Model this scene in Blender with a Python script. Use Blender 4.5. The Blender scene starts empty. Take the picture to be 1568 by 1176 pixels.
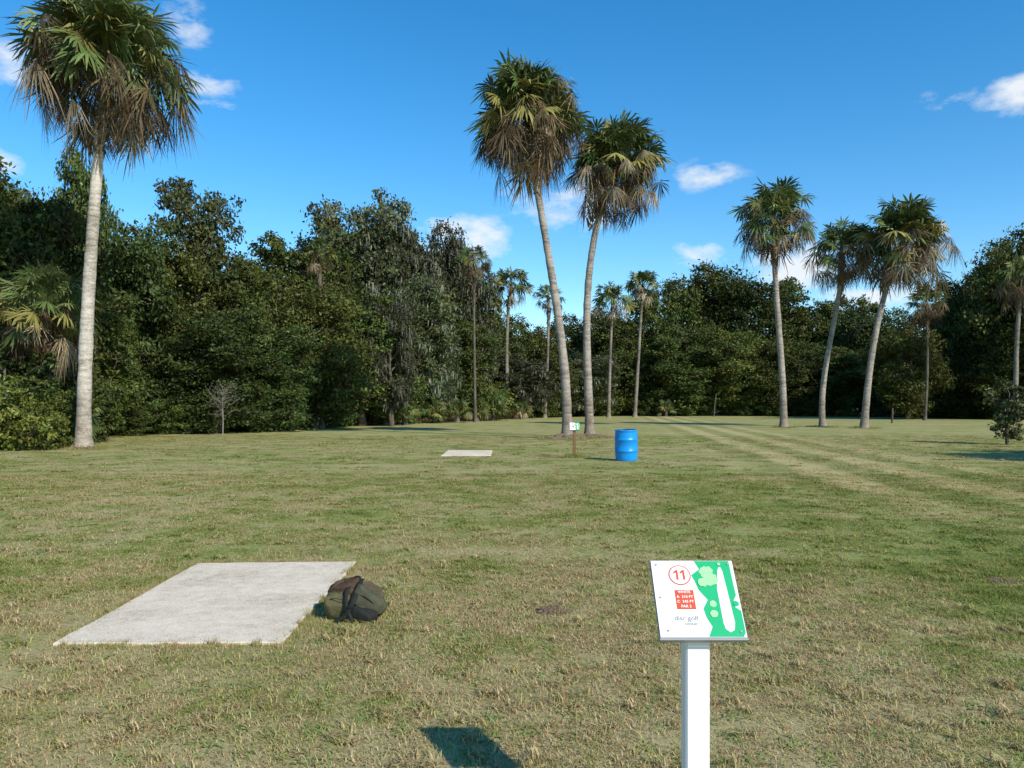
import bpy, math, random, bmesh
import numpy as np
from mathutils import Vector, Matrix

scene = bpy.context.scene
F, CX, HY, EYE = 1200.0, 784.0, 619.0, 1.6
def wx(px, d): return (px - CX) / F * d
def wz(py, d): return EYE + (HY - py) / F * d

# ------------------------------------------------------------------ materials
def newmat(name):
    m = bpy.data.materials.new(name); m.use_nodes = True
    nt = m.node_tree; nt.nodes.clear()
    out = nt.nodes.new('ShaderNodeOutputMaterial')
    return m, nt, out
def N(nt, t, **kw):
    n = nt.nodes.new(t)
    for k, v in kw.items(): setattr(n, k, v)
    return n
def L(nt, a, b): nt.links.new(a, b)
def noise(nt, vec, scale, detail=4, rough=0.55):
    n = N(nt, 'ShaderNodeTexNoise'); n.inputs['Scale'].default_value = scale
    n.inputs['Detail'].default_value = detail; n.inputs['Roughness'].default_value = rough
    if vec is not None: L(nt, vec, n.inputs['Vector'])
    return n.outputs['Fac']
def ramp(nt, fac, stops):
    r = N(nt, 'ShaderNodeValToRGB'); cr = r.color_ramp
    while len(cr.elements) < len(stops): cr.elements.new(0.5)
    for e, (p, c) in zip(cr.elements, stops):
        e.position = p
        e.color = (c, c, c, 1) if isinstance(c, (int, float)) else (*c, 1)
    L(nt, fac, r.inputs['Fac']); return r.outputs['Color']
def mixc(nt, fac, a, b, mode='MIX'):
    m = N(nt, 'ShaderNodeMix', data_type='RGBA', blend_type=mode)
    for s, v in ((m.inputs[0], fac), (m.inputs[6], a), (m.inputs[7], b)):
        if hasattr(v, 'is_linked'): L(nt, v, s)
        elif isinstance(v, (int, float)): s.default_value = v if s == m.inputs[0] else (v, v, v, 1)
        else: s.default_value = (*v, 1)
    return m.outputs[2]
def math_(nt, op, a, b=None, c=None, clamp=False):
    m = N(nt, 'ShaderNodeMath', operation=op, use_clamp=clamp)
    for i, v in enumerate((a, b, c)):
        if v is None: continue
        if hasattr(v, 'is_linked'): L(nt, v, m.inputs[i])
        else: m.inputs[i].default_value = v
    return m.outputs[0]
def principled(nt, out, col, rough=0.8, spec=0.2, bump=None, bstr=0.3, bdist=0.02):
    p = N(nt, 'ShaderNodeBsdfPrincipled')
    if hasattr(col, 'is_linked'): L(nt, col, p.inputs['Base Color'])
    else: p.inputs['Base Color'].default_value = (*col, 1)
    p.inputs['Roughness'].default_value = rough
    p.inputs['Specular IOR Level'].default_value = spec
    if bump is not None:
        b = N(nt, 'ShaderNodeBump'); b.inputs['Strength'].default_value = bstr
        b.inputs['Distance'].default_value = bdist
        L(nt, bump, b.inputs['Height']); L(nt, b.outputs[0], p.inputs['Normal'])
    L(nt, p.outputs[0], out.inputs['Surface']); return p
def simple(name, col, rough=0.6, spec=0.3, var=0.12, scale=20, bstr=0.15):
    m, nt, out = newmat(name)
    g = N(nt, 'ShaderNodeTexCoord')
    n = noise(nt, g.outputs['Object'], scale, 5)
    c = mixc(nt, n, tuple(x * (1 - var) for x in col), tuple(min(1, x * (1 + var)) for x in col))
    principled(nt, out, c, rough, spec, n, bstr, 0.004)
    return m

def leafmat(name, transl=0.25, objvar=True):
    m, nt, out = newmat(name)
    a = N(nt, 'ShaderNodeAttribute', attribute_name='Col')
    col = a.outputs['Color']
    if objvar:
        oi = N(nt, 'ShaderNodeObjectInfo')
        hs = N(nt, 'ShaderNodeHueSaturation')
        L(nt, col, hs.inputs['Color'])
        L(nt, math_(nt, 'MULTIPLY_ADD', oi.outputs['Random'], 0.032, 0.470), hs.inputs['Hue'])
        L(nt, math_(nt, 'MULTIPLY_ADD', oi.outputs['Random'], 0.55, 0.66), hs.inputs['Value'])
        col = hs.outputs['Color']
    d = N(nt, 'ShaderNodeBsdfDiffuse'); L(nt, col, d.inputs['Color'])
    gl = N(nt, 'ShaderNodeBsdfGlossy'); gl.inputs['Roughness'].default_value = .45; gl.inputs['Color'].default_value = (.8, .8, .65, 1)
    m1 = N(nt, 'ShaderNodeMixShader'); m1.inputs[0].default_value = .02
    L(nt, d.outputs[0], m1.inputs[1]); L(nt, gl.outputs[0], m1.inputs[2])
    t = N(nt, 'ShaderNodeBsdfTranslucent'); L(nt, col, t.inputs['Color'])
    mx = N(nt, 'ShaderNodeMixShader'); mx.inputs[0].default_value = transl
    L(nt, m1.outputs[0], mx.inputs[1]); L(nt, t.outputs[0], mx.inputs[2])
    L(nt, mx.outputs[0], out.inputs['Surface'])
    return m
M_LEAF = leafmat('oak_leaves', 0.2)
M_FROND = leafmat('palm_fronds', 0.15, False)

def barkmat(name, c1, c2, rings=False):
    m, nt, out = newmat(name)
    g = N(nt, 'ShaderNodeTexCoord')
    mp = N(nt, 'ShaderNodeMapping'); L(nt, g.outputs['Object'], mp.inputs['Vector'])
    mp.inputs['Scale'].default_value = (1, 1, 5.0 if rings else 0.35)
    n1 = noise(nt, mp.outputs[0], 2.2 if rings else 6, 6, 0.65)
    n2 = noise(nt, g.outputs['Object'], 0.9, 4)
    n3 = noise(nt, g.outputs['Object'], 14, 4, 0.7)
    f = math_(nt, 'ADD', math_(nt, 'MULTIPLY', n1, 0.4), math_(nt, 'MULTIPLY', n2, 0.35))
    f = math_(nt, 'MULTIPLY_ADD', n3, 0.25, f)
    k = ramp(nt, f, [(0.40, 0.0), (0.57, 1.0)])
    c = mixc(nt, k, c1, c2)
    if rings:   # browner, weathered foot
        s = N(nt, 'ShaderNodeSeparateXYZ'); L(nt, g.outputs['Object'], s.inputs[0])
        low = math_(nt, 'MULTIPLY', math_(nt, 'MULTIPLY_ADD', s.outputs[2], -0.45, 1.0, True), .65)
        c = mixc(nt, low, c, mixc(nt, k, (.11, .075, .045), (.33, .26, .19)))
    principled(nt, out, c, 0.9, 0.1, f, 1.0, 0.08)
    return m
M_BARK = barkmat('oak_bark', (0.05, 0.042, 0.03), (0.16, 0.14, 0.105))
M_PALMB = barkmat('palm_bark', (0.22, 0.185, 0.145), (0.60, 0.53, 0.44), True)
M_PALMG = barkmat('palm_bark_grey', (0.13, 0.11, 0.09), (0.40, 0.345, 0.285), True)
M_PALMD = barkmat('palm_bark_dark', (0.09, 0.078, 0.062), (0.29, 0.25, 0.20), True)

def lawn_color(nt):
    g = N(nt, 'ShaderNodeNewGeometry'); P = g.outputs['Position']
    big = noise(nt, P, 0.20, 3, 0.6); mid = noise(nt, P, 1.1, 4, 0.65); fin = noise(nt, P, 7.0, 3, 0.65)
    sx = N(nt, 'ShaderNodeSeparateXYZ'); L(nt, P, sx.inputs[0])
    X, Y = sx.outputs[0], sx.outputs[1]
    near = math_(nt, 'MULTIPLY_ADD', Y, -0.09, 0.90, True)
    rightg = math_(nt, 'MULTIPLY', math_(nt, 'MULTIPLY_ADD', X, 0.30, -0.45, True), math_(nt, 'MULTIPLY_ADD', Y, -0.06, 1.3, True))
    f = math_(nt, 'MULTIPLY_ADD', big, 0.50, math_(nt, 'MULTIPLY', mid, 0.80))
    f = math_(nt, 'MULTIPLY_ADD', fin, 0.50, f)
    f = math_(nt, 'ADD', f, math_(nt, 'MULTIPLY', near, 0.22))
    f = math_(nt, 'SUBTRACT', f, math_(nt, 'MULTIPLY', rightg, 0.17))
    f = math_(nt, 'ADD', f, 0.005)
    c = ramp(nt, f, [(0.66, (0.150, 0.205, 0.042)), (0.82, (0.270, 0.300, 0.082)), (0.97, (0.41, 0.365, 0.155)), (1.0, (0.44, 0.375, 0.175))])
    # lighter cut stripes on the right-hand side
    u = math_(nt, 'SUBTRACT', math_(nt, 'SUBTRACT', X, math_(nt, 'MULTIPLY', Y, 0.125)), 6.5)
    uw = math_(nt, 'ADD', u, math_(nt, 'MULTIPLY_ADD', big, 0.7, -0.35))
    band = math_(nt, 'SUBTRACT', 1.9, math_(nt, 'MULTIPLY', math_(nt, 'ABSOLUTE', uw), 0.50), None, True)
    st = math_(nt, 'MULTIPLY_ADD', math_(nt, 'SINE', math_(nt, 'MULTIPLY', uw, 3.3)), 0.85, 0.5, True)
    fade = math_(nt, 'MULTIPLY', band, math_(nt, 'MULTIPLY_ADD', Y, 0.10, -0.75, True))
    lite = math_(nt, 'MULTIPLY', math_(nt, 'MULTIPLY', fade, st), math_(nt, 'MULTIPLY_ADD', mid, 1.2, .15, True))
    c = mixc(nt, math_(nt, 'MULTIPLY', lite, .9), c, (.56, .47, .22))
    c = mixc(nt, math_(nt, 'MULTIPLY', math_(nt, 'MULTIPLY', fade, math_(nt, 'SUBTRACT', 1.0, st)), .30), c, (.16, .20, .045))
    return c, P, fin
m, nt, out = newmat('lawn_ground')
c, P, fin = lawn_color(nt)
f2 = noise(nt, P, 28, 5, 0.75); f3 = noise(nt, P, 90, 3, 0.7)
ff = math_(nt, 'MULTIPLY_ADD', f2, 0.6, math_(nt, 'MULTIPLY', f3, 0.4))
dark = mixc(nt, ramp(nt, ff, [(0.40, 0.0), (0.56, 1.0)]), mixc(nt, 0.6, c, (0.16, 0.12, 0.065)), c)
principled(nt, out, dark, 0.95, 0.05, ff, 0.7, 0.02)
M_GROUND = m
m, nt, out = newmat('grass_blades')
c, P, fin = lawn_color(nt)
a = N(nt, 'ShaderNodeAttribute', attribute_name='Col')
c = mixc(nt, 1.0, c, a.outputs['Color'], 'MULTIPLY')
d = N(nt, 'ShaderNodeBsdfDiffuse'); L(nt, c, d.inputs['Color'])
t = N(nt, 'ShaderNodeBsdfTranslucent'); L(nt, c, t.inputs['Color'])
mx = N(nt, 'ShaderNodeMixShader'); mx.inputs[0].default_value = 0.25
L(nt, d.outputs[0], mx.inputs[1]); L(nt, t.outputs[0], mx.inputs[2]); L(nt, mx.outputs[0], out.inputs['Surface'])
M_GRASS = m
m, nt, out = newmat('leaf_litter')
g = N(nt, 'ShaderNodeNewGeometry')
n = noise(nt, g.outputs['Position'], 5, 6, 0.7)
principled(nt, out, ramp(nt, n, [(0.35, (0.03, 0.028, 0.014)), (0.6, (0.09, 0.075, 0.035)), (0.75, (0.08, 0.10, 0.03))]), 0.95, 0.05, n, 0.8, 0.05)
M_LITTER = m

# ------------------------------------------------------------------ mesh builder
class MB:
    def __init__(s): s.V=[]; s.Q=[]; s.C=[]; s.M=[]; s.n=0
    def add(s, v, q, col, mat=0):
        v = np.asarray(v, float); q = np.asarray(q, int)
        s.V.append(v); s.Q.append(q + s.n); s.n += len(v)
        col = np.asarray(col, float)
        if col.ndim == 1: col = np.tile(col, (len(v), 1))
        s.C.append(col); s.M.append(np.full(len(q), mat))
    def tube(s, pts, rad, sides=8, col=(0.2, 0.2, 0.2), mat=0):
        pts = np.asarray(pts, float); k = len(pts); rad = np.asarray(rad, float)
        tan = np.gradient(pts, axis=0); tan /= np.linalg.norm(tan, axis=1)[:, None] + 1e-9
        ref = np.array([1., 0, 0]) if abs(tan[0][0]) < 0.8 else np.array([0, 1., 0])
        A = np.cross(tan, ref); A /= np.linalg.norm(A, axis=1)[:, None] + 1e-9
        B = np.cross(tan, A)
        th = np.linspace(0, 2*np.pi, sides, endpoint=False)
        v = pts[:, None] + rad[:, None, None]*(np.cos(th)[None, :, None]*A[:, None] + np.sin(th)[None, :, None]*B[:, None])
        i, j = np.meshgrid(np.arange(k-1), np.arange(sides), indexing='ij')
        j2 = (j+1) % sides
        q = np.stack([i*sides+j, i*sides+j2, (i+1)*sides+j2, (i+1)*sides+j], -1).reshape(-1, 4)
        s.add(v.reshape(-1, 3), q, col, mat)
    def mesh(s, name, mats, smooth_mats=()):
        V = np.concatenate(s.V); Q = np.concatenate(s.Q); C = np.concatenate(s.C); M = np.concatenate(s.M)
        me = bpy.data.meshes.new(name)
        me.vertices.add(len(V)); me.vertices.foreach_set('co', V.astype(np.float32).ravel())
        me.loops.add(len(Q)*4); me.loops.foreach_set('vertex_index', Q.astype(np.int32).ravel())
        me.polygons.add(len(Q)); me.polygons.foreach_set('loop_start', (np.arange(len(Q))*4).astype(np.int32))
        me.update(calc_edges=True)
        me.polygons.foreach_set('material_index', M.astype(np.int32))
        me.polygons.foreach_set('use_smooth', np.isin(M, smooth_mats))
        ca = me.color_attributes.new('Col', 'FLOAT_COLOR', 'POINT')
        ca.data.foreach_set('color', np.concatenate([C, np.ones((len(C), 1))], 1).astype(np.float32).ravel())
        for m_ in mats: me.materials.append(m_)
        me.update()
        return me
def obj(name, data, loc=(0,0,0), parent=None, link=True):
    o = bpy.data.objects.new(name, data); o.location = loc
    if link: scene.collection.objects.link(o)
    if parent: o.parent = parent
    return o
def unit(v): return v / (np.linalg.norm(v, axis=-1, keepdims=True) + 1e-9)

# ------------------------------------------------------------------ broadleaf trees
def leaf_cards(mb, rng, cen, size, outward, col, mat=1, aspect=0.5):
    n = len(cen)
    nn = unit(rng.normal(size=(n, 3)) + outward*0.8 + np.array([0, 0, 0.4]))
    a = unit(np.cross(nn, rng.normal(size=(n, 3)))); b = np.cross(nn, a)
    s = size[:, None]
    v = np.stack([cen + a*s, cen + b*s*aspect + nn*s*0.12, cen - a*s, cen - b*s*aspect + nn*s*0.12], 1).reshape(-1, 3)
    q = np.arange(n*4).reshape(-1, 4)
    mb.add(v, q, np.repeat(col, 4, axis=0), mat)
def make_tree(name, seed, H=12., R=4.6, base=0.12, nl=16, dens=1.0, leaf=0.15, moss=0, green=(0.060, 0.092, 0.022), lobe=(0.26, 0.42)):
    rng = np.random.default_rng(seed); mb = MB()
    k = 9; tz = np.linspace(0, 0.72*H, k)
    tp = np.stack([np.cumsum(rng.normal(0, 0.13, k)), np.cumsum(rng.normal(0, 0.13, k)), tz], 1); tp[:, :2] -= tp[0, :2]
    tp[:, :2] *= H/12
    mb.tube(tp, np.linspace(0.032*H, 0.008*H, k), 8, (0.1, .1, .1), 0)
    green = np.array(green)
    for i in range(nl):
        r = R*rng.uniform(*lobe)
        z = base*H + (H - r - base*H)*(i + 0.5)/nl if i < nl-1 else H - r
        zz = (z/H - base)/(1-base)
        prof = min(1.0, 0.62 + 0.9*zz) * math.sqrt(max(0.05, 1 - max(0, (zz-0.35)/0.75)**2))
        rho = (R - r*0.7)*prof*rng.uniform(0.35, 1.0)
        az = i*2.4 + rng.uniform(-.5, .5)
        c = np.array([rho*math.cos(az), rho*math.sin(az), z])
        ti = np.array([np.interp(max(0.12*H, z - rho*0.6), tz, tp[:, q]) for q in range(3)])
        mid = (ti + c)/2 + rng.normal(0, 0.3, 3)*H/12
        mb.tube([ti, mid, c, c + (c-mid)*0.4], [0.011*H, 0.008*H, 0.004*H, 0.001*H], 5, (0.1, .1, .1), 0)
        ns = int(30*dens**0.5 + 6)
        lb = rng.uniform(.8, 1.2)
        for s_ in range(ns):
            d = unit(rng.normal(size=3) + np.array([0, 0, 0.25])); 
            rr = r*rng.uniform(0.55, 1.12)
            sc = c + d*rr*np.array([1.1, 1.1, 0.85])
            nleaf = int(rng.uniform(26, 56)*dens**0.5*max(.8, (r/1.5)))
            sg = r*rng.uniform(0.13, 0.24)
            p = sc + rng.normal(size=(nleaf, 3))*sg*np.array([1.15, 1.15, 0.65])
            if rng.random() < 0.3: mb.tube([c, (c+sc)/2 + rng.normal(0, .1, 3)*H/12, sc], [0.004*H, 0.0025*H, 0.001*H], 4, (.1, .1, .1), 0)
            g = green*lb*rng.uniform(0.6, 1.55)*np.array([rng.uniform(0.85, 1.25), 1, rng.uniform(0.8, 1.2)])
            col = g[None]*rng.uniform(0.65, 1.4, (nleaf, 1))
            leaf_cards(mb, rng, p, rng.uniform(0.6, 1.25, nleaf)*leaf, np.tile(d, (nleaf, 1)), col)
            if moss and rng.random() < moss:
                m_ = 13
                st = sc + rng.normal(0, 0.17, (m_, 3)); ln = rng.uniform(0.25, 0.9, m_)*rng.uniform(.5, 1.2)
                w = 0.045
                ang = rng.uniform(0, 3.14, m_); dx = np.stack([np.cos(ang), np.sin(ang), 0*ang], 1)*w
                sw = rng.normal(0, 0.10, (m_, 3)); sw[:, 2] = -ln
                v = np.stack([st-dx, st+dx, st+sw*0.55+dx*1.2, st+sw*0.55-dx*1.2, st+sw+dx*.15, st+sw-dx*.15], 1).reshape(-1, 3)
                b0 = np.arange(m_)[:, None]*6
                q = np.concatenate([b0+[0, 1, 2, 3], b0+[3, 2, 4, 5]])
                mb.add(v, q, np.repeat(np.array([[.235, .245, .175]])*rng.uniform(.5, 1.3, (m_, 1)), 6, 0), 1)
    return mb.mesh(name, [M_BARK, M_LEAF], (0,)), H, R
protos = [
    make_tree('oak_a', 1, 12, 5.0, 0.10, 20, 1.0, .15, green=(0.068, 0.096, 0.024)),
    make_tree('oak_b', 2, 12, 4.4, 0.08, 18, 0.9, .15, green=(0.050, 0.078, 0.021)),
    make_tree('oak_c', 3, 12, 5.2, 0.14, 22, 1.0, .15, green=(0.082, 0.104, 0.024)),
    make_tree('oak_d', 4, 12, 3.9, 0.10, 18, 0.9, .15, lobe=(0.28, 0.46), green=(0.060, 0.084, 0.020)),
    make_tree('oak_e', 8, 12, 4.6, 0.06, 24, 1.0, .15, lobe=(0.2, 0.34), green=(0.074, 0.110, 0.028)),
]
mossy = [make_tree('mossoak_a', 5, 12, 4.8, 0.2, 22, 0.85, 0.14, 0.20, green=(0.070, 0.088, 0.036), lobe=(0.22, .36)),
         make_tree('mossoak_b', 6, 12, 4.3, 0.16, 20, 0.70, 0.14, 0.32, green=(0.074, 0.090, 0.042), lobe=(0.22, .36))]
pine_ = [make_tree('tall_a', 7, 12, 3.6, 0.45, 10, 0.9, 0.14, 0, lobe=(0.26, .4), green=(0.072, 0.092, 0.032))]
shrubs = [make_tree('shrub_a', 11, 3.0, 1.7, 0.02, 10, 0.5, 0.085, green=(0.075, 0.120, 0.028)),
          make_tree('shrub_b', 12, 2.4, 1.7, 0.02, 9, 0.4, 0.075, green=(0.125, 0.165, 0.034)),
          make_tree('shrub_c', 13, 3.4, 1.6, 0.02, 11, 0.5, 0.095, green=(0.052, 0.084, 0.022)),
          make_tree('shrub_d', 14, 2.2, 1.4, 0.02, 9, 0.25, 0.07, green=(0.14, 0.135, 0.052))]

rnd = random.Random(5)
def place_tree(kind, i, px, topy, d, wpx, name='oak_tree'):
    me, H, R = kind[i % len(kind)]
    h = wz(topy, d); w = wpx/F*d
    o = obj(name, me, (wx(px, d), d, 0))
    o.scale = (w/(2*R)*1.08, w/(2*R)*1.08, h/H*1.02); o.rotation_euler = (0, 0, rnd.uniform(0, 6.28))
    return o
T = protos
TREES = [
 (T,0,-70,230,33,300),(T,2,10,262,37,190),(T,3,75,300,34,170),(T,4,128,238,43,125),(T,1,190,332,43,170),
 (T,2,245,375,46,180),(pine_,0,290,272,56,150),(T,0,365,385,47,190),(T,4,430,368,54,170),(T,1,330,470,43,170),
 (T,3,140,430,38,150),(T,0,45,420,33,180),
 (T,2,480,425,52,190),(T,4,555,455,58,170),(T,1,420,500,46,150),(T,3,505,385,62,130),
 (T,3,700,480,74,120),(T,0,760,475,92,110),(T,2,825,500,96,110),(T,1,880,478,108,100),
 (T,4,935,478,112,120),(T,0,1003,440,112,125),(T,2,1065,413,116,150),(T,1,1140,408,114,150),(T,3,1197,425,118,110),
 (T,4,1245,465,118,110),(T,0,1293,452,116,120),(T,1,1345,463,110,120),(T,2,1390,498,84,120),(T,4,1425,468,98,120),
 (T,3,1462,430,92,110),(T,0,1515,398,88,130),(T,2,1580,350,82,170),(T,1,1660,330,80,190),
 (T,2,1120,500,108,140),(T,4,1040,510,108,130),(T,0,1200,520,106,120),(T,3,1290,530,103,110),(T,1,1480,520,88,120),(T,0,1550,500,82,130),
]
for (k,i,px,ty,d,w) in TREES: place_tree(k,i,px,ty,d,w)
for (i,px,ty,d,w) in [(0,545,300,66,200),(1,612,330,70,150),(1,690,348,77,130),(0,640,420,66,150),(1,725,388,84,90),(1,800,545,88,110),(0,900,540,100,120),(1,660,490,70,110),(0,860,560,98,110),(1,600,455,57,90)]:
    place_tree(mossy, i, px, ty, d, w, 'moss_draped_oak_tree')
for (i, px, d, s_) in [(1,48,27.6,.95),(0,95,29.5,.9),(2,10,29,1.2),(1,-30,27,1.1),(0,130,33,.9),(1,75,28.6,.7)]:
    o = obj('shrub', shrubs[i][0], (wx(px, d), d, -.03)); o.scale = (s_, s_, s_); o.rotation_euler = (0, 0, px)
# oak standing outside the picture on the right; its shadow reaches the lawn by the young tree
o = obj('oak_tree', protos[2][0], (24.6, 14.6, 0)); o.scale = (.85, .85, .9)

# ------------------------------------------------------------------ scatter helper
def scatter(name, meshes, pts, rots, scls):
    col = bpy.data.collections.new(name + '_parts')
    for i, me in enumerate(meshes):
        o = bpy.data.objects.new(me.name, me); col.objects.link(o)
    me = bpy.data.meshes.new(name); n = len(pts)
    me.vertices.add(n); me.vertices.foreach_set('co', np.asarray(pts, np.float32).ravel())
    for an, arr in (('rot', rots), ('scl', scls)):
        a = me.attributes.new(an, 'FLOAT_VECTOR', 'POINT'); a.data.foreach_set('vector', np.asarray(arr, np.float32).ravel())
    o = obj(name, me)
    ng = bpy.data.node_groups.new(name + '_scatter', 'GeometryNodeTree')
    ng.interface.new_socket('Geometry', in_out='INPUT', socket_type='NodeSocketGeometry')
    ng.interface.new_socket('Geometry', in_out='OUTPUT', socket_type='NodeSocketGeometry')
    gi = ng.nodes.new('NodeGroupInput'); go = ng.nodes.new('NodeGroupOutput')
    ip = ng.nodes.new('GeometryNodeInstanceOnPoints'); ci = ng.nodes.new('GeometryNodeCollectionInfo')
    ci.inputs['Collection'].default_value = col
    ci.inputs['Separate Children'].default_value = True; ci.inputs['Reset Children'].default_value = True
    ip.inputs['Pick Instance'].default_value = True
    na = ng.nodes.new('GeometryNodeInputNamedAttribute'); na.data_type = 'FLOAT_VECTOR'; na.inputs['Name'].default_value = 'rot'
    nb = ng.nodes.new('GeometryNodeInputNamedAttribute'); nb.data_type = 'FLOAT_VECTOR'; nb.inputs['Name'].default_value = 'scl'
    ng.links.new(gi.outputs[0], ip.inputs['Points']); ng.links.new(ci.outputs[0], ip.inputs['Instance'])
    ng.links.new(na.outputs[0], ip.inputs['Rotation']); ng.links.new(nb.outputs[0], ip.inputs['Scale'])
    ng.links.new(ip.outputs[0], go.inputs[0])
    md = o.modifiers.new('scatter', 'NODES'); md.node_group = ng
    return o

EDGE = np.array([(-40,10),(-26,20),(-21,28),(-20.3,36),(-18.5,41),(-14.5,46.5),(-10.8,57),(-5.2,72),(1.5,88),(10,104),(28,107),(43,101),(50,90),(54,82),(62,62),(80,40)], float)
seg = np.linalg.norm(np.diff(EDGE, axis=0), axis=1); cum = np.concatenate([[0], np.cumsum(seg)])
def edge_at(s):
    p = np.array([np.interp(s, cum, EDGE[:, 0]), np.interp(s, cum, EDGE[:, 1])])
    q = np.array([np.interp(s+1, cum, EDGE[:, 0]), np.interp(s+1, cum, EDGE[:, 1])])
    t = q - p; t /= np.linalg.norm(t) + 1e-6
    return p, np.array([-t[1], t[0]])
SKY = np.array([(-900,250),(0,300),(130,320),(190,370),(290,400),(450,400),(540,360),(640,370),(740,430),(820,490),(900,490),(1000,460),(1150,440),(1240,485),(1350,485),(1430,480),(1568,400),(2400,300)], float)
rng = np.random.default_rng(3)
P_, R_, S_ = [], [], []
while len(P_) < 110:
    s = rng.uniform(4, cum[-1]-4); p, nrm = edge_at(s)
    q = p + nrm*rng.uniform(6, 26)
    if q[1] < 12: continue
    px = CX + q[0]/q[1]*F
    h = wz(np.interp(px, SKY[:, 0], SKY[:, 1]) + rng.uniform(10, 70), q[1])
    h = max(5, min(h, 20)); k = h/12
    P_.append((q[0], q[1], 0)); R_.append((0, 0, rng.uniform(0, 6.28))); S_.append((k*rng.uniform(.9, 1.2),)*2 + (k,))
scatter('distant_trees', [p[0] for p in protos], P_, R_, S_)
P_, R_, S_ = [], [], []
s = 3
while s < cum[-1]-2:
    p, nrm = edge_at(s); far = p[1]
    for off in (0.6, 3.2):
        q = p + nrm*(off + rng.uniform(-0.7, 1.3)) + rng.normal(0, .3, 2)
        k = rng.uniform(0.35, 1.1)*(1 + off*0.12) * (1.0 if far < 60 else 1.35)
        P_.append((q[0], q[1], -0.05)); R_.append((0, 0, rng.uniform(0, 6.28))); S_.append((k*1.1, k*1.1, k))
    s += rng.uniform(1.1, 2.2)*(1.0 if far < 60 else 1.5)
scatter('undergrowth_shrubs', [p[0] for p in shrubs], P_, R_, S_)

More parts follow.
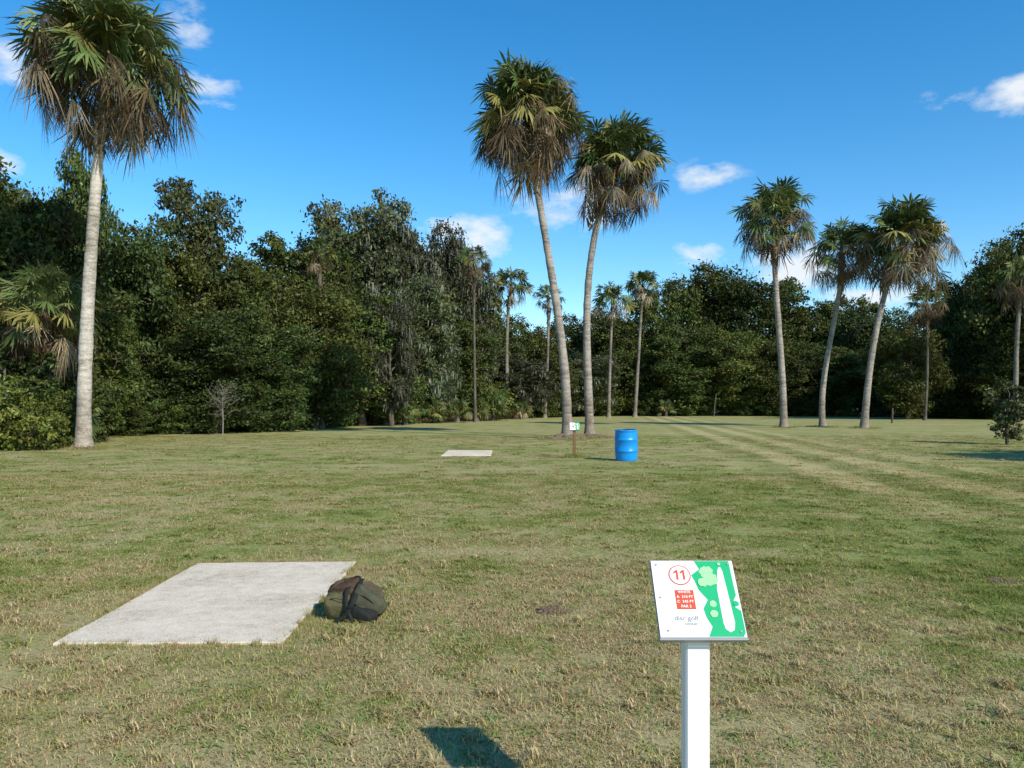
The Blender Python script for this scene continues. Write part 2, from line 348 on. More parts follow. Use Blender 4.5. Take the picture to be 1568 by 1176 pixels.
# ------------------------------------------------------------------ palms
def make_palm(name, path, r0, r1, hw, hh, nleaf, seed, dead=0.42, elmin=-58, nseg=22, bark=None):
    rng = np.random.default_rng(seed); mb = MB()
    path = np.array(path, float)
    k = 60; tt = np.linspace(0, 1, k)
    zs = path[:, 2]
    co = np.polyfit(zs, path[:, 0], min(3, len(path)-1)); cy = np.polyfit(zs, path[:, 1], 1)
    zz = zs[0] + (zs[-1]-zs[0])*tt
    pts = np.stack([np.polyval(co, zz), np.polyval(cy, zz), zz], 1)
    rad = r1 + (r0-r1)*(1-tt)**1.3 + 0.5*r0*np.exp(-zz/0.35) + rng.normal(0, 0.025, k)*r0
    mb.tube(pts, rad, 14, (0.3, .3, .3), 0)
    top = pts[-1]; axis = unit(pts[-1]-pts[-4])
    L0 = zz[-1]-zz[0]
    for i in range(90 if L0 > 3 else 8):
        f = rng.uniform(0, 1); bz = top - axis*(0.1 + f*min(3.4, L0*0.5)); az = rng.uniform(0, 6.28)
        o_ = np.array([math.cos(az), math.sin(az), 0]); sd = np.array([-o_[1], o_[0], 0])
        l = rng.uniform(.25, .6); w = rng.uniform(.04, .08)
        a0 = bz + o_*r1*0.9; a1 = a0 + o_*l*.45*(1-.5*f) + np.array([0, 0, l*.8]) + sd*rng.normal(0, .08)
        mb.add([a0-sd*w, a0+sd*w, a1+sd*w*.5, a1-sd*w*.5], [[0, 1, 2, 3]], np.array([.20, .14, .085])*rng.uniform(.5, 1.3), 1)
    cen = top
    up = np.array([0, 0, 1.])
    for i in range(nleaf):
        t = (i + rng.uniform(0, 1))/nleaf
        el = math.radians(88 - t**0.92*(88-elmin) + rng.normal(0, 9)); az = i*2.39996 + rng.normal(0, .3)
        isdead = rng.random() < 1/(1+math.exp(-(t-(1-dead))*14))
        reach = 1.0/math.sqrt((math.cos(el)/hw)**2 + (math.sin(el)/hh)**2)*rng.uniform(0.64, 1.04)
        Rf = (hw+hh)*0.5*0.36*rng.uniform(.85, 1.12)
        if isdead: Rf *= rng.uniform(.65, .95)
        Lp = max(0.25*reach, reach - Rf*(0.80 if not isdead else 0.45))
        h = np.array([math.cos(az), math.sin(az), 0])
        pp = [cen + rng.normal(0, .05, 3)]; n_ = 5
        bend = rng.uniform(.3, .6)
        e = el + .3
        for j in range(n_):
            e = el + bend*0.45 - bend*((j+1)/n_)**1.5
            pp.append(pp[-1] + (h*math.cos(e) + up*math.sin(e))*Lp/n_)
        if isdead: colr = np.array([.115, .078, .042]) if rng.random() < .76 else np.array([.36, .275, .165])
        elif rng.random() < .08 + .28*(t > .42): colr = np.array([.23, .205, .060])
        else: colr = np.array([.098, .138, .042]) if rng.random() < .65 else np.array([.170, .200, .075])
        colr = colr*rng.uniform(.6, 1.4)
        pc = np.array([.20, .23, .08]) if not isdead else np.array([.22, .155, .08])
        sd = np.array([-h[1], h[0], 0]); w = 0.026*reach/2.6
        pa = np.array(pp); v = np.concatenate([pa - sd*w, pa + sd*w]); m_ = len(pa)
        mb.add(v, [[j, j+1, m_+j+1, m_+j] for j in range(m_-1)], pc*rng.uniform(.7, 1.2), 1)
        if not isdead: e2 = e - rng.uniform(-0.1, 0.4)
        else: e2 = min(e, -0.5) - rng.uniform(0.1, .9)
        Tn = h*math.cos(e2) + up*math.sin(e2)
        roll = rng.normal(0, .6); Nn = np.cross(Tn, sd)
        S = sd*math.cos(roll) + Nn*math.sin(roll); Nn = np.cross(Tn, S)
        if Nn[2] < 0 and not isdead: Nn = -Nn; 
        span = 2.25 if not isdead else rng.uniform(0.9, 1.9)
        ph = np.linspace(-span, span, nseg) + rng.normal(0, .03, nseg)
        dph = 2*span/nseg
        ln = Rf*(0.76 + 0.24*np.cos(ph*0.8))*rng.uniform(.72, 1.12, nseg)
        rs = np.array([0.03, 0.42, 0.74, 1.0]); hwid = np.array([0.02, 0.60, 0.58, 0.08])
        grav = (0.28 if not isdead else 0.5)*rng.uniform(.5, 1.5)
        cosp, sinp = np.cos(ph), np.sin(ph)
        D = cosp[:, None]*Tn + sinp[:, None]*S; E = -sinp[:, None]*Tn + cosp[:, None]*S
        fold = (0.28 + 0.30*isdead)*np.abs(sinp)
        VV = []
        jit = rng.normal(0, 0.08 if not isdead else .17, (nseg, 3))
        for a_, hw_ in zip(rs, hwid):
            r = ln*a_
            cpt = pp[-1] + D*r[:, None] - Nn*(fold*r)[:, None]
            cpt = cpt - up*(grav*Rf*a_**2.4*rng.uniform(.6, 1.4, nseg))[:, None] + jit*Rf*a_**2
            wv = np.minimum(0.43*ln, ln*a_ if a_ > .04 else ln*.04)*dph*hw_*(1.0 if not isdead else .8)
            VV += [cpt - E*wv[:, None], cpt + E*wv[:, None]]
        v = np.stack(VV, 1).reshape(-1, 3)
        b0 = np.arange(nseg)[:, None]*8
        q = np.concatenate([b0+[0, 1, 3, 2], b0+[2, 3, 5, 4], b0+[4, 5, 7, 6]])
        cc = colr[None]*rng.uniform(.75, 1.25, (nseg, 1))
        cc = np.repeat(cc, 8, 0).reshape(nseg, 8, 3)
        if not isdead: cc[:, 6:] = cc[:, 6:]*0.6 + np.array([.24, .2, .09])*.4
        mb.add(v, q, cc.reshape(-1, 3), 1)
    return mb.mesh(name, [bark or M_PALMB, M_FROND], (0,))
def palm(d, pix, hwpx, hhpx, r0, r1, nleaf, seed, name='cabbage_palm', **kw):
    bx = wx(pix[0][0], d)
    path = [(wx(x, d)-bx, 0, max(0, wz(y, d))) for i, (x, y) in enumerate(pix)]
    path[0] = (0, 0, -0.05)
    me = make_palm(name, path, r0, r1, hwpx/F*d, hhpx/F*d, nleaf, seed, **kw)
    return obj(name, me, (bx, d, 0))
palm(28.2, [(128,687),(133,500),(142,350),(152,220),(162,98)], 144, 124, 0.26, 0.17, 205, 21, nseg=28)
palm(36.2, [(868,672),(857,500),(836,370),(817,250),(808,182)], 93, 110, 0.23, 0.14, 200, 22, nseg=26, bark=M_PALMG)
palm(37.8, [(903,668),(899,500),(903,400),(922,320),(945,254)], 82, 90, 0.22, 0.14, 180, 23, nseg=26, bark=M_PALMG)
palm(53, [(1200,655),(1194,520),(1186,400),(1185,336)], 66, 66, 0.24, 0.16, 135, 24, bark=M_PALMG)
palm(55, [(1260,655),(1268,540),(1283,460),(1290,388)], 56, 58, 0.21, 0.15, 115, 25, bark=M_PALMG)
palm(52, [(1323,655),(1335,545),(1355,450),(1382,372)], 78, 82, 0.24, 0.16, 155, 26, bark=M_PALMG)
palm(74, [(1556,645),(1556,560),(1560,480),(1566,425)], 46, 46, 0.24, 0.17, 80, 27, nseg=16, bark=M_PALMD)
palm(78, [(1416,642),(1420,560),(1418,465)], 36, 38, 0.15, 0.11, 70, 28, dead=.5, nseg=16, bark=M_BARK)
palm(86, [(776,640),(776,560),(778,480),(783,438)], 37, 36, 0.24, 0.16, 70, 29, nseg=16, bark=M_PALMD)
palm(92, [(834,638),(838,560),(840,455)], 26, 26, 0.2, 0.14, 50, 30, nseg=16, bark=M_PALMD)
palm(95, [(932,638),(934,560),(938,462)], 36, 36, 0.22, 0.15, 70, 31, nseg=16, bark=M_PALMD)
palm(98, [(972,637),(978,540),(984,438)], 33, 34, 0.24, 0.16, 70, 32, nseg=16, bark=M_PALMD)
palm(52.5, [(492,655),(490,520),(489,388)], 34, 30, 0.2, 0.14, 50, 33, dead=.3, nseg=18, bark=M_BARK)
palm(70, [(728,645),(726,500),(726,400)], 30, 30, 0.14, 0.10, 55, 34, dead=.4, nseg=18, bark=M_BARK)
palm(29.8, [(80,685),(78,560),(66,476)], 90, 80, 0.2, 0.15, 110, 35, nseg=26, dead=.33, bark=M_BARK)
for (px, py, d, hwp, hhp, sd) in [(755,618,76,36,40,41),(620,625,60,34,30,42),(700,622,68,28,26,43),(590,630,60,24,22,44),(1020,625,103,18,16,45),(800,625,84,20,18,46),(665,618,66,26,30,47),(110,640,31,50,50,48),(730,630,74,28,24,49)]:
    me = make_palm('palmetto_shrub', [(0,0,-0.05),(0,0,0.35),(0,0,0.7)], .2, .15, hwp/F*d, hhp/F*d*1.25, 34, sd, dead=.12, elmin=-5, bark=M_BARK)
    obj('palmetto_shrub', me, (wx(px, d), d, 0))

# ------------------------------------------------------------------ ground
me = bpy.data.meshes.new('ground'); S0 = 900
me.from_pydata([(-S0,-S0,0),(S0,-S0,0),(S0,S0,0),(-S0,S0,0)], [], [(0,1,2,3)]); me.materials.append(M_GROUND)
obj('ground', me)
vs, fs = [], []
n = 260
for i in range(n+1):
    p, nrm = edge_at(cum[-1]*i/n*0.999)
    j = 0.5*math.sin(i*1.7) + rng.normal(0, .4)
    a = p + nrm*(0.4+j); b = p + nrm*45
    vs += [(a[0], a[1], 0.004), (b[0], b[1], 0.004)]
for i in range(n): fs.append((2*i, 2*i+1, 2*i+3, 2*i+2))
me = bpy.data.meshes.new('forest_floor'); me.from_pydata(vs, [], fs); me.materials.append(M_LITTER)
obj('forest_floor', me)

def tuft(seed, nb, rad, hmin, hmax, wd, leanr=(.4, 2.0), green=False):
    rng = np.random.default_rng(seed); mb = MB()
    a = rng.uniform(0, 6.28, nb); r = rad*np.sqrt(rng.uniform(0, 1, nb))
    b = np.stack([r*np.cos(a), r*np.sin(a), np.zeros(nb)-.003], 1)
    h = rng.uniform(hmin, hmax, nb); lean = rng.uniform(*leanr, nb); la = rng.uniform(0, 6.28, nb)
    ld = np.stack([np.cos(la), np.sin(la), 0*la], 1); sd = np.stack([-np.sin(la), np.cos(la), 0*la], 1)
    w = wd*rng.uniform(.6, 1.3, nb)[:, None]
    m1 = b + ld*(h*lean*.35)[:, None] + np.array([0, 0, 1])*(h*.62)[:, None]
    t1 = b + ld*(h*lean)[:, None] + np.array([0, 0, 1])*(h*.85)[:, None]
    v = np.stack([b-sd*w, b+sd*w, m1+sd*w*.9, m1-sd*w*.9, t1+sd*w*.15, t1-sd*w*.15], 1).reshape(-1, 3)
    b0 = np.arange(nb)[:, None]*6
    q = np.concatenate([b0+[0, 1, 2, 3], b0+[3, 2, 4, 5]])
    c = rng.uniform(.6, 1.35, (nb, 1))*np.array([[1.0, 1.0, .95]])
    if green: c = rng.uniform(.5, .95, (nb, 1))*np.array([[.7, 1.1, .7]])
    else:
        dry = rng.random(nb) < .20; c[dry] = np.array([1.5, 1.22, 1.5])*rng.uniform(.75, 1.15, (dry.sum(), 1))
        br = rng.random(nb) < .12; c[br] = np.array([.85, .55, .6])
    mb.add(v, q, np.repeat(c, 6, 0), 0)
    return mb.mesh('grass_tuft', [M_GRASS])
tufts = [tuft(60+i, 80, 0.17, .010, .030, .0022) for i in range(5)] + [tuft(70, 34, 0.06, .02, .05, .003), tuft(71, 26, .06, .008, .02, .006, (1, 2.6), True)]
pads = [(-3.12, -1.53, 5.18, 7.88), (-2.2, -0.66, 24.2, 27.0)]
P_, R_, S_ = [], [], []
def add_g(n, y0, y1, sxy, sz):
    for k in range(n):
        y = math.sqrt(rng.uniform(y0*y0, y1*y1)); x = rng.uniform(-1, 1)*(0.72*y + 0.8)
        if any(a < x < b and c_ < y < d_ for a, b, c_, d_ in pads):
            continue
        inner = any(a-.11 < x < b+.11 and c_-.11 < y < d_+.11 for a, b, c_, d_ in pads)
        s_ = sxy*rng.uniform(.8, 1.3)*(0.5 if inner and y < 10 else 1)
        P_.append((x, y, 0)); R_.append((0, 0, rng.uniform(0, 6.28))); S_.append((s_, s_, sz*rng.uniform(.6, 1.4)))
add_g(5600, 2.4, 8, 1, 1); add_g(7000, 8, 18, 1.4, 1.0); add_g(4500, 18, 40, 2.6, .9)
for (x, y, rr, nn) in [(wx(868,36.2),36.2,1.3,150),(wx(903,37.8),37.8,1.3,130),(wx(128,28.2),28.2,.7,90),(8.4+10,53,.8,50),(21.8,55,1,60),(23.4,52,1,50),(wx(879,23.7),23.7,.25,20),(0.62,2.66,.12,8)]:
    for i in range(nn):
        a = rng.uniform(0, 6.28); r = rr*math.sqrt(rng.uniform(0, 1)); s_ = 1.6
        P_.append((x+r*math.cos(a), y+r*math.sin(a), 0)); R_.append((0, 0, a)); S_.append((s_, s_, rng.uniform(2, 6.5)))
for i in range(260):
    e_ = rng.integers(0, 4); t = rng.uniform(0, 1)
    x, y = [(-3.04+1.51*t, 5.17), (-1.51-.04*t, 5.2+2.7*t), (-3.13+1.56*t, 7.9), (-3.06-.09*t, 5.2+2.6*t)][e_]
    P_.append((x+rng.normal(0, .015), y+rng.normal(0, .015), 0)); R_.append((0, 0, rng.uniform(0, 6))); S_.append((.4, .4, rng.uniform(1, 2.0)))
scatter('grass', tufts, P_, R_, S_)

# ------------------------------------------------------------------ concrete pads
m, nt, out = newmat('concrete')
g = N(nt, 'ShaderNodeNewGeometry')
n1 = noise(nt, g.outputs['Position'], 1.3, 5, .6); n2 = noise(nt, g.outputs['Position'], 85, 3, .8); n3 = noise(nt, g.outputs['Position'], 9, 5, .7)
f = math_(nt, 'MULTIPLY_ADD', n2, .50, math_(nt, 'MULTIPLY_ADD', n1, .26, math_(nt, 'MULTIPLY', n3, .24)))
principled(nt, out, ramp(nt, f, [(.37, (.34, .26, .175)), (.47, (.68, .56, .41)), (.60, (.88, .75, .57))]), .9, .1, n2, .9, .007)
M_CONC = m
def pad(corners, name='concrete_tee_pad'):
    pts = []
    r2 = random.Random(3)
    for i in range(4):
        a = Vector(corners[i]); b = Vector(corners[(i+1) % 4]); nrm = Vector((-(b-a).y, (b-a).x)).normalized()
        for k in range(14):
            p = a.lerp(b, k/14) + nrm*r2.uniform(-.010, .010)*(k > 0); pts.append(p)
    n = len(pts); c = sum(pts, Vector((0, 0)))/n
    v = [(p.x, p.y, -.03) for p in pts] + [(p.x, p.y, .014) for p in pts] + [(c.x+(p.x-c.x)*.992, c.y+(p.y-c.y)*.995, .02) for p in pts]
    fc = [(i, (i+1) % n, n+(i+1) % n, n+i) for i in range(n)] + [(n+i, n+(i+1) % n, 2*n+(i+1) % n, 2*n+i) for i in range(n)] + [tuple(range(2*n, 3*n))]
    me = bpy.data.meshes.new(name); me.from_pydata(v, [], fc); me.materials.append(M_CONC); obj(name, me)
pad([(-3.04,5.19),(-1.53,5.21),(-1.57,7.9),(-3.13,7.8)])
pad([(-2.19,24.2),(-.65,24.2),(-.68,27.0),(-2.2,27.0)])

# ------------------------------------------------------------------ signs
M_WHITE = simple('white_paint', (.80, .79, .76), .5, .3, .04)
M_GREEN = simple('sign_green', (.015, .42, .16), .35, .4, .03)
M_LGREEN = simple('sign_light_green', (.36, .70, .32), .35, .4, .03)
M_RED = simple('sign_red', (.62, .085, .03), .35, .4, .03)
M_GREY = simple('sign_grey', (.18, .18, .18), .35, .4, .03)
M_WPRINT = simple('sign_white', (.82, .82, .80), .3, .5, .02)
M_METAL = simple('galvanised_metal', (.32, .32, .31), .45, .6, .1)
M_WOOD = simple('treated_wood', (.20, .12, .06), .85, .1, .3)
def box(name, sx, sy, sz, loc, mat, parent, bev=.003, rot=None):
    bm = bmesh.new(); bmesh.ops.create_cube(bm, size=1)
    bmesh.ops.scale(bm, vec=(sx, sy, sz), verts=bm.verts)
    if bev: bmesh.ops.bevel(bm, geom=bm.edges[:], offset=bev, segments=2, affect='EDGES')
    me = bpy.data.meshes.new(name); bm.to_mesh(me); bm.free(); me.materials.append(mat)
    o = obj(name, me, loc, parent)
    if rot: o.rotation_euler = rot
    return o
def flat(name, pts, z, mat, parent, W):
    me = bpy.data.meshes.new(name)
    me.from_pydata([((u-.5)*W, (v-.5)*W, z) for u, v in pts], [], [tuple(range(len(pts)))]); me.materials.append(mat)
    return obj(name, me, (0,0,0), parent)
def circ(cx, cy, r, n=28, wob=0, seed=0):
    rr = random.Random(seed)
    return [(cx + r*(1+rr.uniform(-wob, wob))*math.cos(2*math.pi*i/n), cy + r*(1+rr.uniform(-wob, wob))*math.sin(2*math.pi*i/n)) for i in range(n)]
def text(name, s, u, v, size, z, mat, parent, W, bold=0.0):
    cu = bpy.data.curves.new(name, 'FONT'); cu.body = s; cu.size = size*W; cu.align_x = 'CENTER'; cu.align_y = 'CENTER'; cu.offset = bold*W
    cu.materials.append(mat)
    return obj(name, cu, ((u-.5)*W, (v-.5)*W, z), parent)
def tee_sign(X, Y, postmat, pw):
    root = obj('tee_sign', None, (X, Y, 0)); root.empty_display_size = .1
    W = .288
    box('post', pw, pw, .83, (-.010, .02, .395), postmat, root, .005)
    box('bracket', pw*.9, .10, .012, (-.010, .022, .816), M_METAL, root, .002)
    br = obj('board', None, (0, .035, .934), root); br.rotation_euler = (math.atan2(.216, .19), 0, 0); br.empty_display_size = .1
    box('backing_panel', W+.004, W+.004, .014, (0, 0, -.0085), M_METAL, br, .002)
    box('edge_lip', W+.006, .006, .02, (0, -W/2-.006, -.009), M_METAL, br, .001)
    box('face', W, W, .003, (0, 0, 0), M_WPRINT, br, .0005)
    e = .0018; z = [e + .0006*i for i in range(8)]
    flat('green_area', [(.53,.995),(.96,.995),(.962,.75),(.968,.53),(.93,.47),(.93,.38),(.992,.33),(.992,.06),(.96,.005),(.56,.005),(.62,.13),(.57,.24),(.55,.36),(.62,.47),(.53,.60),(.50,.72),(.47,.80),(.58,.88)][::-1], z[0], M_GREEN, br, W)
    fw = [(.755,.18),(.77,.10),(.82,.06),(.87,.09),(.89,.18),(.875,.55),(.860,.85),(.845,.905),(.82,.905),(.80,.86),(.755,.62)]
    flat('fairway', fw, z[1], M_WPRINT, br, W)
    flat('canopy_a', circ(.66,.84,.085,18,.16,1), z[2], M_LGREEN, br, W)
    flat('canopy_b', circ(.70,.74,.085,18,.16,2), z[3], M_LGREEN, br, W)
    flat('canopy_c', circ(.60,.70,.06,14,.16,3), z[4], M_LGREEN, br, W)
    flat('bush_a', circ(.675,.42,.042,14,.1,4), z[2], M_LGREEN, br, W)
    flat('bush_b', circ(.665,.29,.047,14,.1,5), z[3], M_LGREEN, br, W)
    flat('bush_c', circ(.945,.42,.035,10,.1,6), z[3], M_GREEN, br, W)
    flat('bush_d', circ(.83,.95,.02,10,.1,7), z[4], M_LGREEN, br, W)
    flat('ring', circ(.33,.80,.135,36), z[1], M_RED, br, W)
    flat('ring_centre', circ(.33,.80,.121,36), z[2], M_WPRINT, br, W)
    for k in (-.045, .035):   # the hole number, flagged ones
        b = .33 + k
        flat('digit', [(b,.735),(b+.026,.735),(b+.026,.868),(b+.004,.868),(b-.030,.838),(b-.030,.815),(b,.833)], z[3], M_RED, br, W)
    flat('distance_box', [(.24,.35),(.24,.60),(.465,.60),(.465,.35)][::-1], z[1], M_RED, br, W)
    for k, s_ in enumerate(['WHITE','A  310 FT','C  345 FT','PAR 3']):
        text('distance_text', s_, .352, .572-.062*k, .048, z[2], M_WPRINT, br, W, .0008)
    text('maker_text', 'disc golf', .33, .235, .085, z[1], M_GREY, br, W)
    text('maker_text_b', 'center', .38, .165, .06, z[1], M_GREY, br, W)
    for (u, v) in [(.06,.5),(.94,.07),(.06,.94),(.94,.95),(.1,.08)]:
        flat('screw', circ(u, v, .013, 12), z[5], M_METAL, br, W)
    return root
tee_sign(.637, 2.66, M_WHITE, .080)
tee_sign(wx(880, 23.7), 23.7, M_WOOD, .085)

# ------------------------------------------------------------------ blue barrel
sides = 56
def lathe(name, prof, mat, parent, wob=0):
    V, Fc = [], []
    for k, (r, z) in enumerate(prof):
        for i in range(sides):
            a = 2*math.pi*i/sides; q = r + wob*math.sin(i*2.3+k)
            V.append((q*math.cos(a), q*math.sin(a), z))
    for k in range(len(prof)-1):
        for i in range(sides):
            j = (i+1) % sides; Fc.append((k*sides+i, k*sides+j, (k+1)*sides+j, (k+1)*sides+i))
    me = bpy.data.meshes.new(name); me.from_pydata(V, [], Fc); me.materials.append(mat)
    for p in me.polygons: p.use_smooth = True
    return obj(name, me, (0,0,0), parent)
M_BLUE = simple('blue_plastic', (.005, .27, .72), .38, .45, .15, 3, .05)
M_DARK = simple('black_plastic', (.02, .02, .022), .5, .3)
root = obj('plastic_barrel', None, (wx(960, 22.1), 22.2, 0)); root.rotation_euler = (math.radians(1.5), math.radians(-1.5), 0.3)
lathe('drum', [(.0001,.03),(.25,.03),(.275,.0),(.29,.01),(.302,.04),(.306,.12),(.312,.20),(.318,.27),(.330,.285),(.330,.305),(.318,.32),(.322,.45),(.318,.585),(.330,.60),(.330,.62),(.318,.635),(.315,.70),(.310,.79),(.304,.84),(.312,.85),(.315,.875),(.306,.885),(.290,.88),(.286,.86),(.288,.80),(.292,.4),(.28,.06),(.0001,.06)], M_BLUE, root)
lathe('dark_inner_shell', [(.0001,.50),(.20,.52),(.270,.60),(.278,.80),(.283,.872),(.287,.878)], M_DARK, root, .002)  # black inner shell: the dark inside of the open drum put into its colour

# ------------------------------------------------------------------ backpack
def fabric(name, col):
    m, nt, out = newmat(name); g = N(nt, 'ShaderNodeTexCoord')
    n1 = noise(nt, g.outputs['Object'], 9, 5, .6); n2 = noise(nt, g.outputs['Object'], 220, 2, .5)
    c = mixc(nt, n1, tuple(x*.6 for x in col), tuple(x*1.5 for x in col))
    principled(nt, out, c, .8, .25, math_(nt, 'MULTIPLY_ADD', n2, .25, n1), .8, .03); return m
F_BR = fabric('brown_fabric', (.095, .072, .036)); F_CH = fabric('charcoal_fabric', (.020, .021, .018)); F_OL = fabric('olive_fabric', (.115, .100, .046)); F_RD = fabric('dark_brown_fabric', (.075, .042, .022)); F_SG = fabric('grey_olive_fabric', (.074, .072, .042))
def blob(name, sx, sy, sz, loc, rot, mat, parent, e=.55, seed=0, wr=.05, taper=0.0):
    nu, nv = 64, 40; V = []; rr = np.random.default_rng(seed); ph = rr.uniform(0, 6, 6)
    sg = lambda x, p: math.copysign(abs(x)**p, x)
    for j in range(nv+1):
        v = -math.pi/2 + math.pi*j/nv
        for i in range(nu):
            u = 2*math.pi*i/nu
            x = sg(math.cos(v), e)*sg(math.cos(u), e); y = sg(math.cos(v), e)*sg(math.sin(u), e); z = sg(math.sin(v), e)
            w = 1 + wr*(math.sin(3*u+ph[0]+2*v)*.5 + math.sin(5*v+ph[1]+u)*.35 + math.sin(9*u+ph[2]-4*v)*.25 + math.sin(7*v+6*u+ph[3])*.25)
            tp = 1 - taper*(x+1)/2
            V.append((x*sx*w, y*sy*w*tp, z*sz*w*tp))
    Fc = [(j*nu+i, j*nu+(i+1) % nu, (j+1)*nu+(i+1) % nu, (j+1)*nu+i) for j in range(nv) for i in range(nu)]
    me = bpy.data.meshes.new(name); me.from_pydata(V, [], Fc); me.materials.append(mat)
    for p in me.polygons: p.use_smooth = True
    o = obj(name, me, loc, parent); o.rotation_euler = rot; return o
def strap(name, pts, w, th, mat, parent):
    cu = bpy.data.curves.new(name, 'CURVE'); cu.dimensions = '3D'
    sp = cu.splines.new('NURBS'); sp.points.add(len(pts)-1); sp.use_endpoint_u = True; sp.order_u = 3
    for p, q in zip(sp.points, pts): p.co = (*q, 1)
    pr = bpy.data.curves.new(name+'_profile', 'CURVE'); pr.dimensions = '2D'; s2 = pr.splines.new('POLY'); s2.points.add(3); s2.use_cyclic_u = True
    for p, q in zip(s2.points, [(-w, -th), (w, -th), (w, th), (-w, th)]): p.co = (*q, 0, 1)
    po = bpy.data.objects.new(name+'_profile', pr)
    cu.bevel_mode = 'OBJECT'; cu.bevel_object = po; cu.use_fill_caps = True
    cu.materials.append(mat); return obj(name, cu, (0,0,0), parent)
bp = obj('backpack', None, (wx(545, 5.9), 5.92, 0)); bp.rotation_euler = (0, 0, math.radians(-12)); bp.scale = (1.06, 1, 1.03)
blob('main_compartment', .195, .135, .125, (-.01, .03, .125), (.1, .12, 0), F_BR, bp, .66, 1, .07, .12)
blob('front_pocket', .12, .085, .095, (-.085, -.08, .092), (.35, .08, .25), F_OL, bp, .66, 2, .08)
blob('side_panel', .13, .115, .085, (.105, -.035, .125), (-.25, .55, .15), F_SG, bp, .48, 3, .07, .25)
blob('lower_pouch', .11, .055, .055, (.09, -.12, .052), (.1, .25, -.1), F_CH, bp, .6, 4, .08)
blob('top_flap', .12, .09, .04, (-.085, .0, .215), (.2, -.30, .1), F_RD, bp, .7, 5, .09)
strap('shoulder_strap', [(.02,.05,.262),(.045,-.06,.252),(.06,-.15,.195),(.03,-.195,.11),(-.01,-.20,.03),(-.08,-.21,.012)], .018, .004, F_CH, bp)
strap('shoulder_strap_b', [(-.02,.03,.268),(-.03,-.08,.238),(-.02,-.16,.17),(.01,-.195,.08),(.06,-.21,.012)], .014, .004, F_CH, bp)
strap('haul_loop', [(-.03,.03,.25),(-.035,.03,.285),(.015,.03,.288),(.03,.03,.25)], .009, .003, F_CH, bp)
strap('zip', [(-.185,-.10,.10),(-.15,-.165,.150),(-.075,-.185,.172),(.0,-.175,.145),(.03,-.165,.09)], .003, .002, F_CH, bp)
strap('seam', [(.02,-.13,.19),(.10,-.15,.20),(.18,-.12,.13),(.21,-.08,.06)], .003, .002, F_CH, bp)
box('buckle', .03, .012, .02, (.035, -.198, .115), M_DARK, bp, .003)

# ------------------------------------------------------------------ small things
def mound(name, X, Y, r, h, seed, mat):
    rr = np.random.default_rng(seed); V = [(0, 0, h)]; Fc = []; n = 26; rings = 7
    for k in range(1, rings+1):
        for i in range(n):
            a = 2*math.pi*i/n; q = r*k/rings*(1+rr.uniform(-.14, .14))
            V.append((q*math.cos(a)*1.25, q*math.sin(a), max(-.01, h*(1-(k/rings)**1.6)+rr.normal(0, .13)*h if k < rings else -.01)))
    for i in range(n): Fc.append((0, 1+i, 1+(i+1) % n))
    for k in range(rings-1):
        for i in range(n): Fc.append((1+k*n+i, 1+(k+1)*n+i, 1+(k+1)*n+(i+1) % n, 1+k*n+(i+1) % n))
    me = bpy.data.meshes.new(name); me.from_pydata(V, [], Fc); me.materials.append(mat); obj(name, me, (X, Y, 0))
m, nt, out = newmat('soil'); g = N(nt, 'ShaderNodeNewGeometry'); n1 = noise(nt, g.outputs['Position'], 45, 5, .75)
principled(nt, out, ramp(nt, n1, [(.35, (.09, .06, .035)), (.62, (.27, .20, .13))]), .95, .05, n1, 1, .02); M_SOIL = m
mound('dirt_mound', .33, 6.05, .13, .045, 1, M_SOIL)
mound('dirt_mound', 4.45, 7.1, .15, .022, 2, M_SOIL)
mound('dirt_mound', wx(868,36.2), 36.1, 1.0, .22, 4, M_SOIL)
mound('dirt_mound', wx(903,37.8), 37.7, 1.0, .20, 5, M_SOIL)
mound('dirt_mound', wx(128,28.2), 28.1, .6, .12, 6, M_SOIL)

me, H, R = make_tree('young_magnolia', 31, 2.6, .85, .12, 12, .16, .075, green=(.070, .09, .035), lobe=(.3, .45))
o = obj('young_magnolia_tree', me, (wx(1543, 31), 31, 0))
mb = MB(); rg = np.random.default_rng(9)
mb.tube([(0,0,0),(.02,0,.8),(-.02,0,1.6),(.0,0,2.2)], [.04,.034,.026,.014], 7, (.3,.3,.3), 0)
for i in range(60):
    z = rg.uniform(.9, 2.15); a = rg.uniform(0, 6.28); l = rg.uniform(.3, .9)
    p0 = np.array([0, 0, z]); d = np.array([math.cos(a), math.sin(a), rg.uniform(.2, 1.1)])
    p1 = p0 + d*l*.5 + rg.normal(0, .05, 3); p2 = p0 + d*l + rg.normal(0, .09, 3)
    mb.tube([p0, p1, p2], [.010, .008, .004], 4, (.3,.3,.3), 0)
    nn = 7; leaf_cards(mb, rg, p2 + rg.normal(0, .14, (nn, 3)), rg.uniform(.03, .05, nn), np.tile(d, (nn, 1)), np.tile([.13, .14, .07], (nn, 1)))
obj('bare_sapling', mb.mesh('bare_sapling', [barkmat('sapling_bark', (.13, .115, .095), (.30, .27, .235)), M_LEAF], (0,)), (wx(341, 40), 40, 0))
for (px, d, h, ln_) in [(1093, 100, 3, .3), (1366, 66, 1.3, .05)]:
    mb = MB(); mb.tube([(0,0,0),(ln_*.4,0,h*.5),(ln_,0,h)], [.09,.08,.05], 8, (.3,.3,.3), 0)
    mb.tube([(ln_*.4,0,h*.5),(ln_*.4+.3,.1,h*.8)], [.03,.01], 5, (.3,.3,.3), 0)
    obj('dead_stump', mb.mesh('dead_stump', [M_BARK], (0,)), (wx(px, d), d, 0))

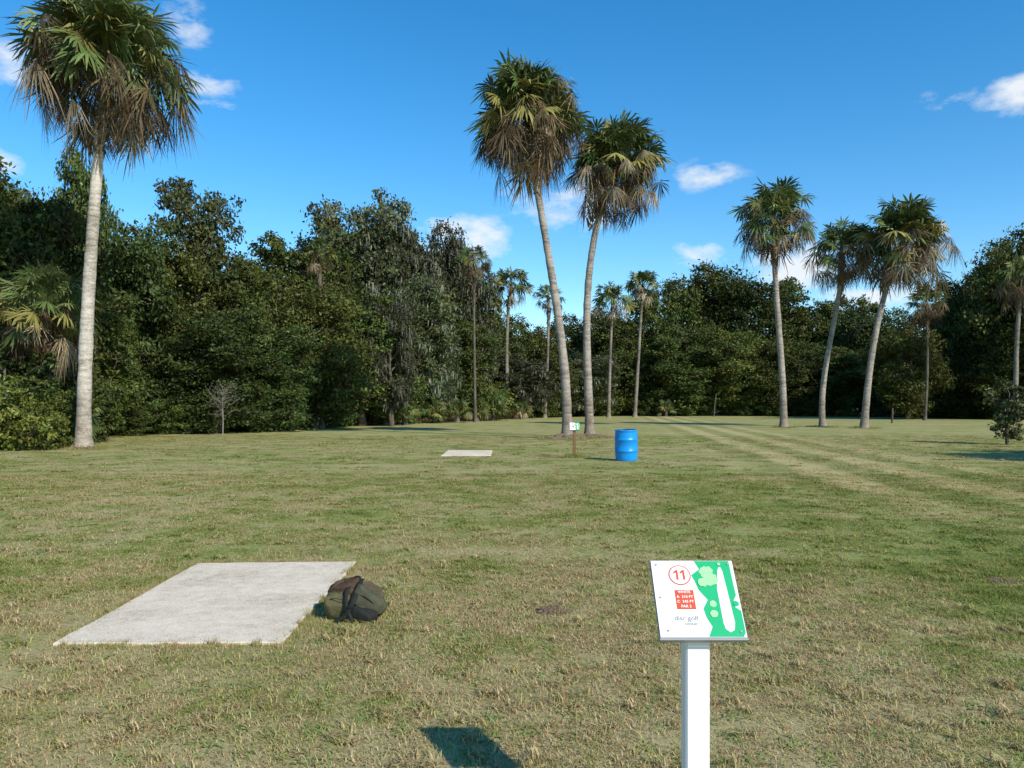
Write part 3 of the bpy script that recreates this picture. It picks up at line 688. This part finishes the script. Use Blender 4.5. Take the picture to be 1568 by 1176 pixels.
# ------------------------------------------------------------------ light, sky
sund = Vector((.663, -.748, math.tan(math.radians(35.7)))).normalized()
sun = bpy.data.lights.new('sun', 'SUN'); sun.energy = 5.0; sun.angle = math.radians(.5); sun.color = (1, .95, .84)
so = obj('sun', sun, (20, -20, 30)); so.rotation_mode = 'QUATERNION'; so.rotation_quaternion = sund.to_track_quat('Z', 'Y')
w = bpy.data.worlds.new('World'); scene.world = w; w.use_nodes = True; nt = w.node_tree; nt.nodes.clear()
out = N(nt, 'ShaderNodeOutputWorld'); bg = N(nt, 'ShaderNodeBackground'); bg.inputs['Strength'].default_value = .13
sky = N(nt, 'ShaderNodeTexSky', sky_type='NISHITA'); sky.sun_disc = False
sky.sun_elevation = math.radians(35.7); sky.sun_rotation = math.atan2(.663, -.748)
sky.air_density = 1.0; sky.dust_density = 0.1; sky.ozone_density = 3.0
tc = N(nt, 'ShaderNodeTexCoord'); D = tc.outputs['Generated']
mp = N(nt, 'ShaderNodeMapping'); L(nt, D, mp.inputs['Vector']); mp.inputs['Scale'].default_value = (1, 1, 2.0)
nz = noise(nt, mp.outputs[0], 16, 8, .62)
nzb = noise(nt, mp.outputs[0], 40, 6, .6)
acc = None
CL = [(1080,268,50,22,.7),(1068,387,40,17,.9),(738,366,44,28,1.2),(690,355,44,24,1.0),(680,405,40,24,1.1),(865,316,90,34,.7),(1574,142,56,25,1.15),
      (1460,148,64,20,.42),(1222,408,62,30,1.2),(1335,455,70,16,1.1),(312,128,50,18,.75),(322,160,44,12,.5),(285,42,34,40,.65),(12,97,38,30,.85),(2,252,30,20,1),(600,375,50,20,.9)]
for (px, py, hw, hh, op) in CL:
    c = Vector(((px-CX)/F, 1, (HY-py)/F)); ln_ = c.length; c = c/ln_
    s1 = N(nt, 'ShaderNodeVectorMath', operation='SUBTRACT'); L(nt, D, s1.inputs[0]); s1.inputs[1].default_value = c
    s2 = N(nt, 'ShaderNodeVectorMath', operation='MULTIPLY'); L(nt, s1.outputs[0], s2.inputs[0])
    s2.inputs[1].default_value = (F*ln_/hw, F*ln_/hw, F*ln_/hh)
    s3 = N(nt, 'ShaderNodeVectorMath', operation='LENGTH'); L(nt, s2.outputs[0], s3.inputs[0])
    v = math_(nt, 'MULTIPLY', math_(nt, 'SUBTRACT', 1.25, math_(nt, 'MULTIPLY', s3.outputs['Value'], .75), None, True), op)
    acc = v if acc is None else math_(nt, 'MAXIMUM', acc, v)
cl = math_(nt, 'ADD', acc, math_(nt, 'MULTIPLY_ADD', nz, 2.4, -1.45))
cl = math_(nt, 'ADD', cl, math_(nt, 'MULTIPLY_ADD', nzb, 1.0, -.5))
cl = math_(nt, 'MULTIPLY', cl, math_(nt, 'MULTIPLY', acc, 2.0, None, True))
cl = ramp(nt, cl, [(.06, 0.0), (.95, 1.0)])
skyc = N(nt, 'ShaderNodeHueSaturation'); L(nt, sky.outputs[0], skyc.inputs['Color']); skyc.inputs['Saturation'].default_value = 1.36; skyc.inputs['Value'].default_value = 1.50; skyc.inputs['Hue'].default_value = .496
col = mixc(nt, math_(nt, 'MULTIPLY', cl, .92), skyc.outputs[0], (7.0, 7.3, 7.6))
L(nt, col, bg.inputs['Color']); L(nt, bg.outputs[0], out.inputs['Surface'])

# ------------------------------------------------------------------ camera
cam = bpy.data.cameras.new('camera'); cam.sensor_width = 36; cam.lens = 36*F/1568; cam.shift_y = 31/1568
cam.clip_start = .05; cam.clip_end = 3000
co = obj('camera', cam, (0, 0, EYE)); co.rotation_euler = (math.radians(90), 0, 0)
scene.camera = co
scene.view_settings.view_transform = 'Standard'; scene.view_settings.look = 'None'; scene.view_settings.exposure = 0
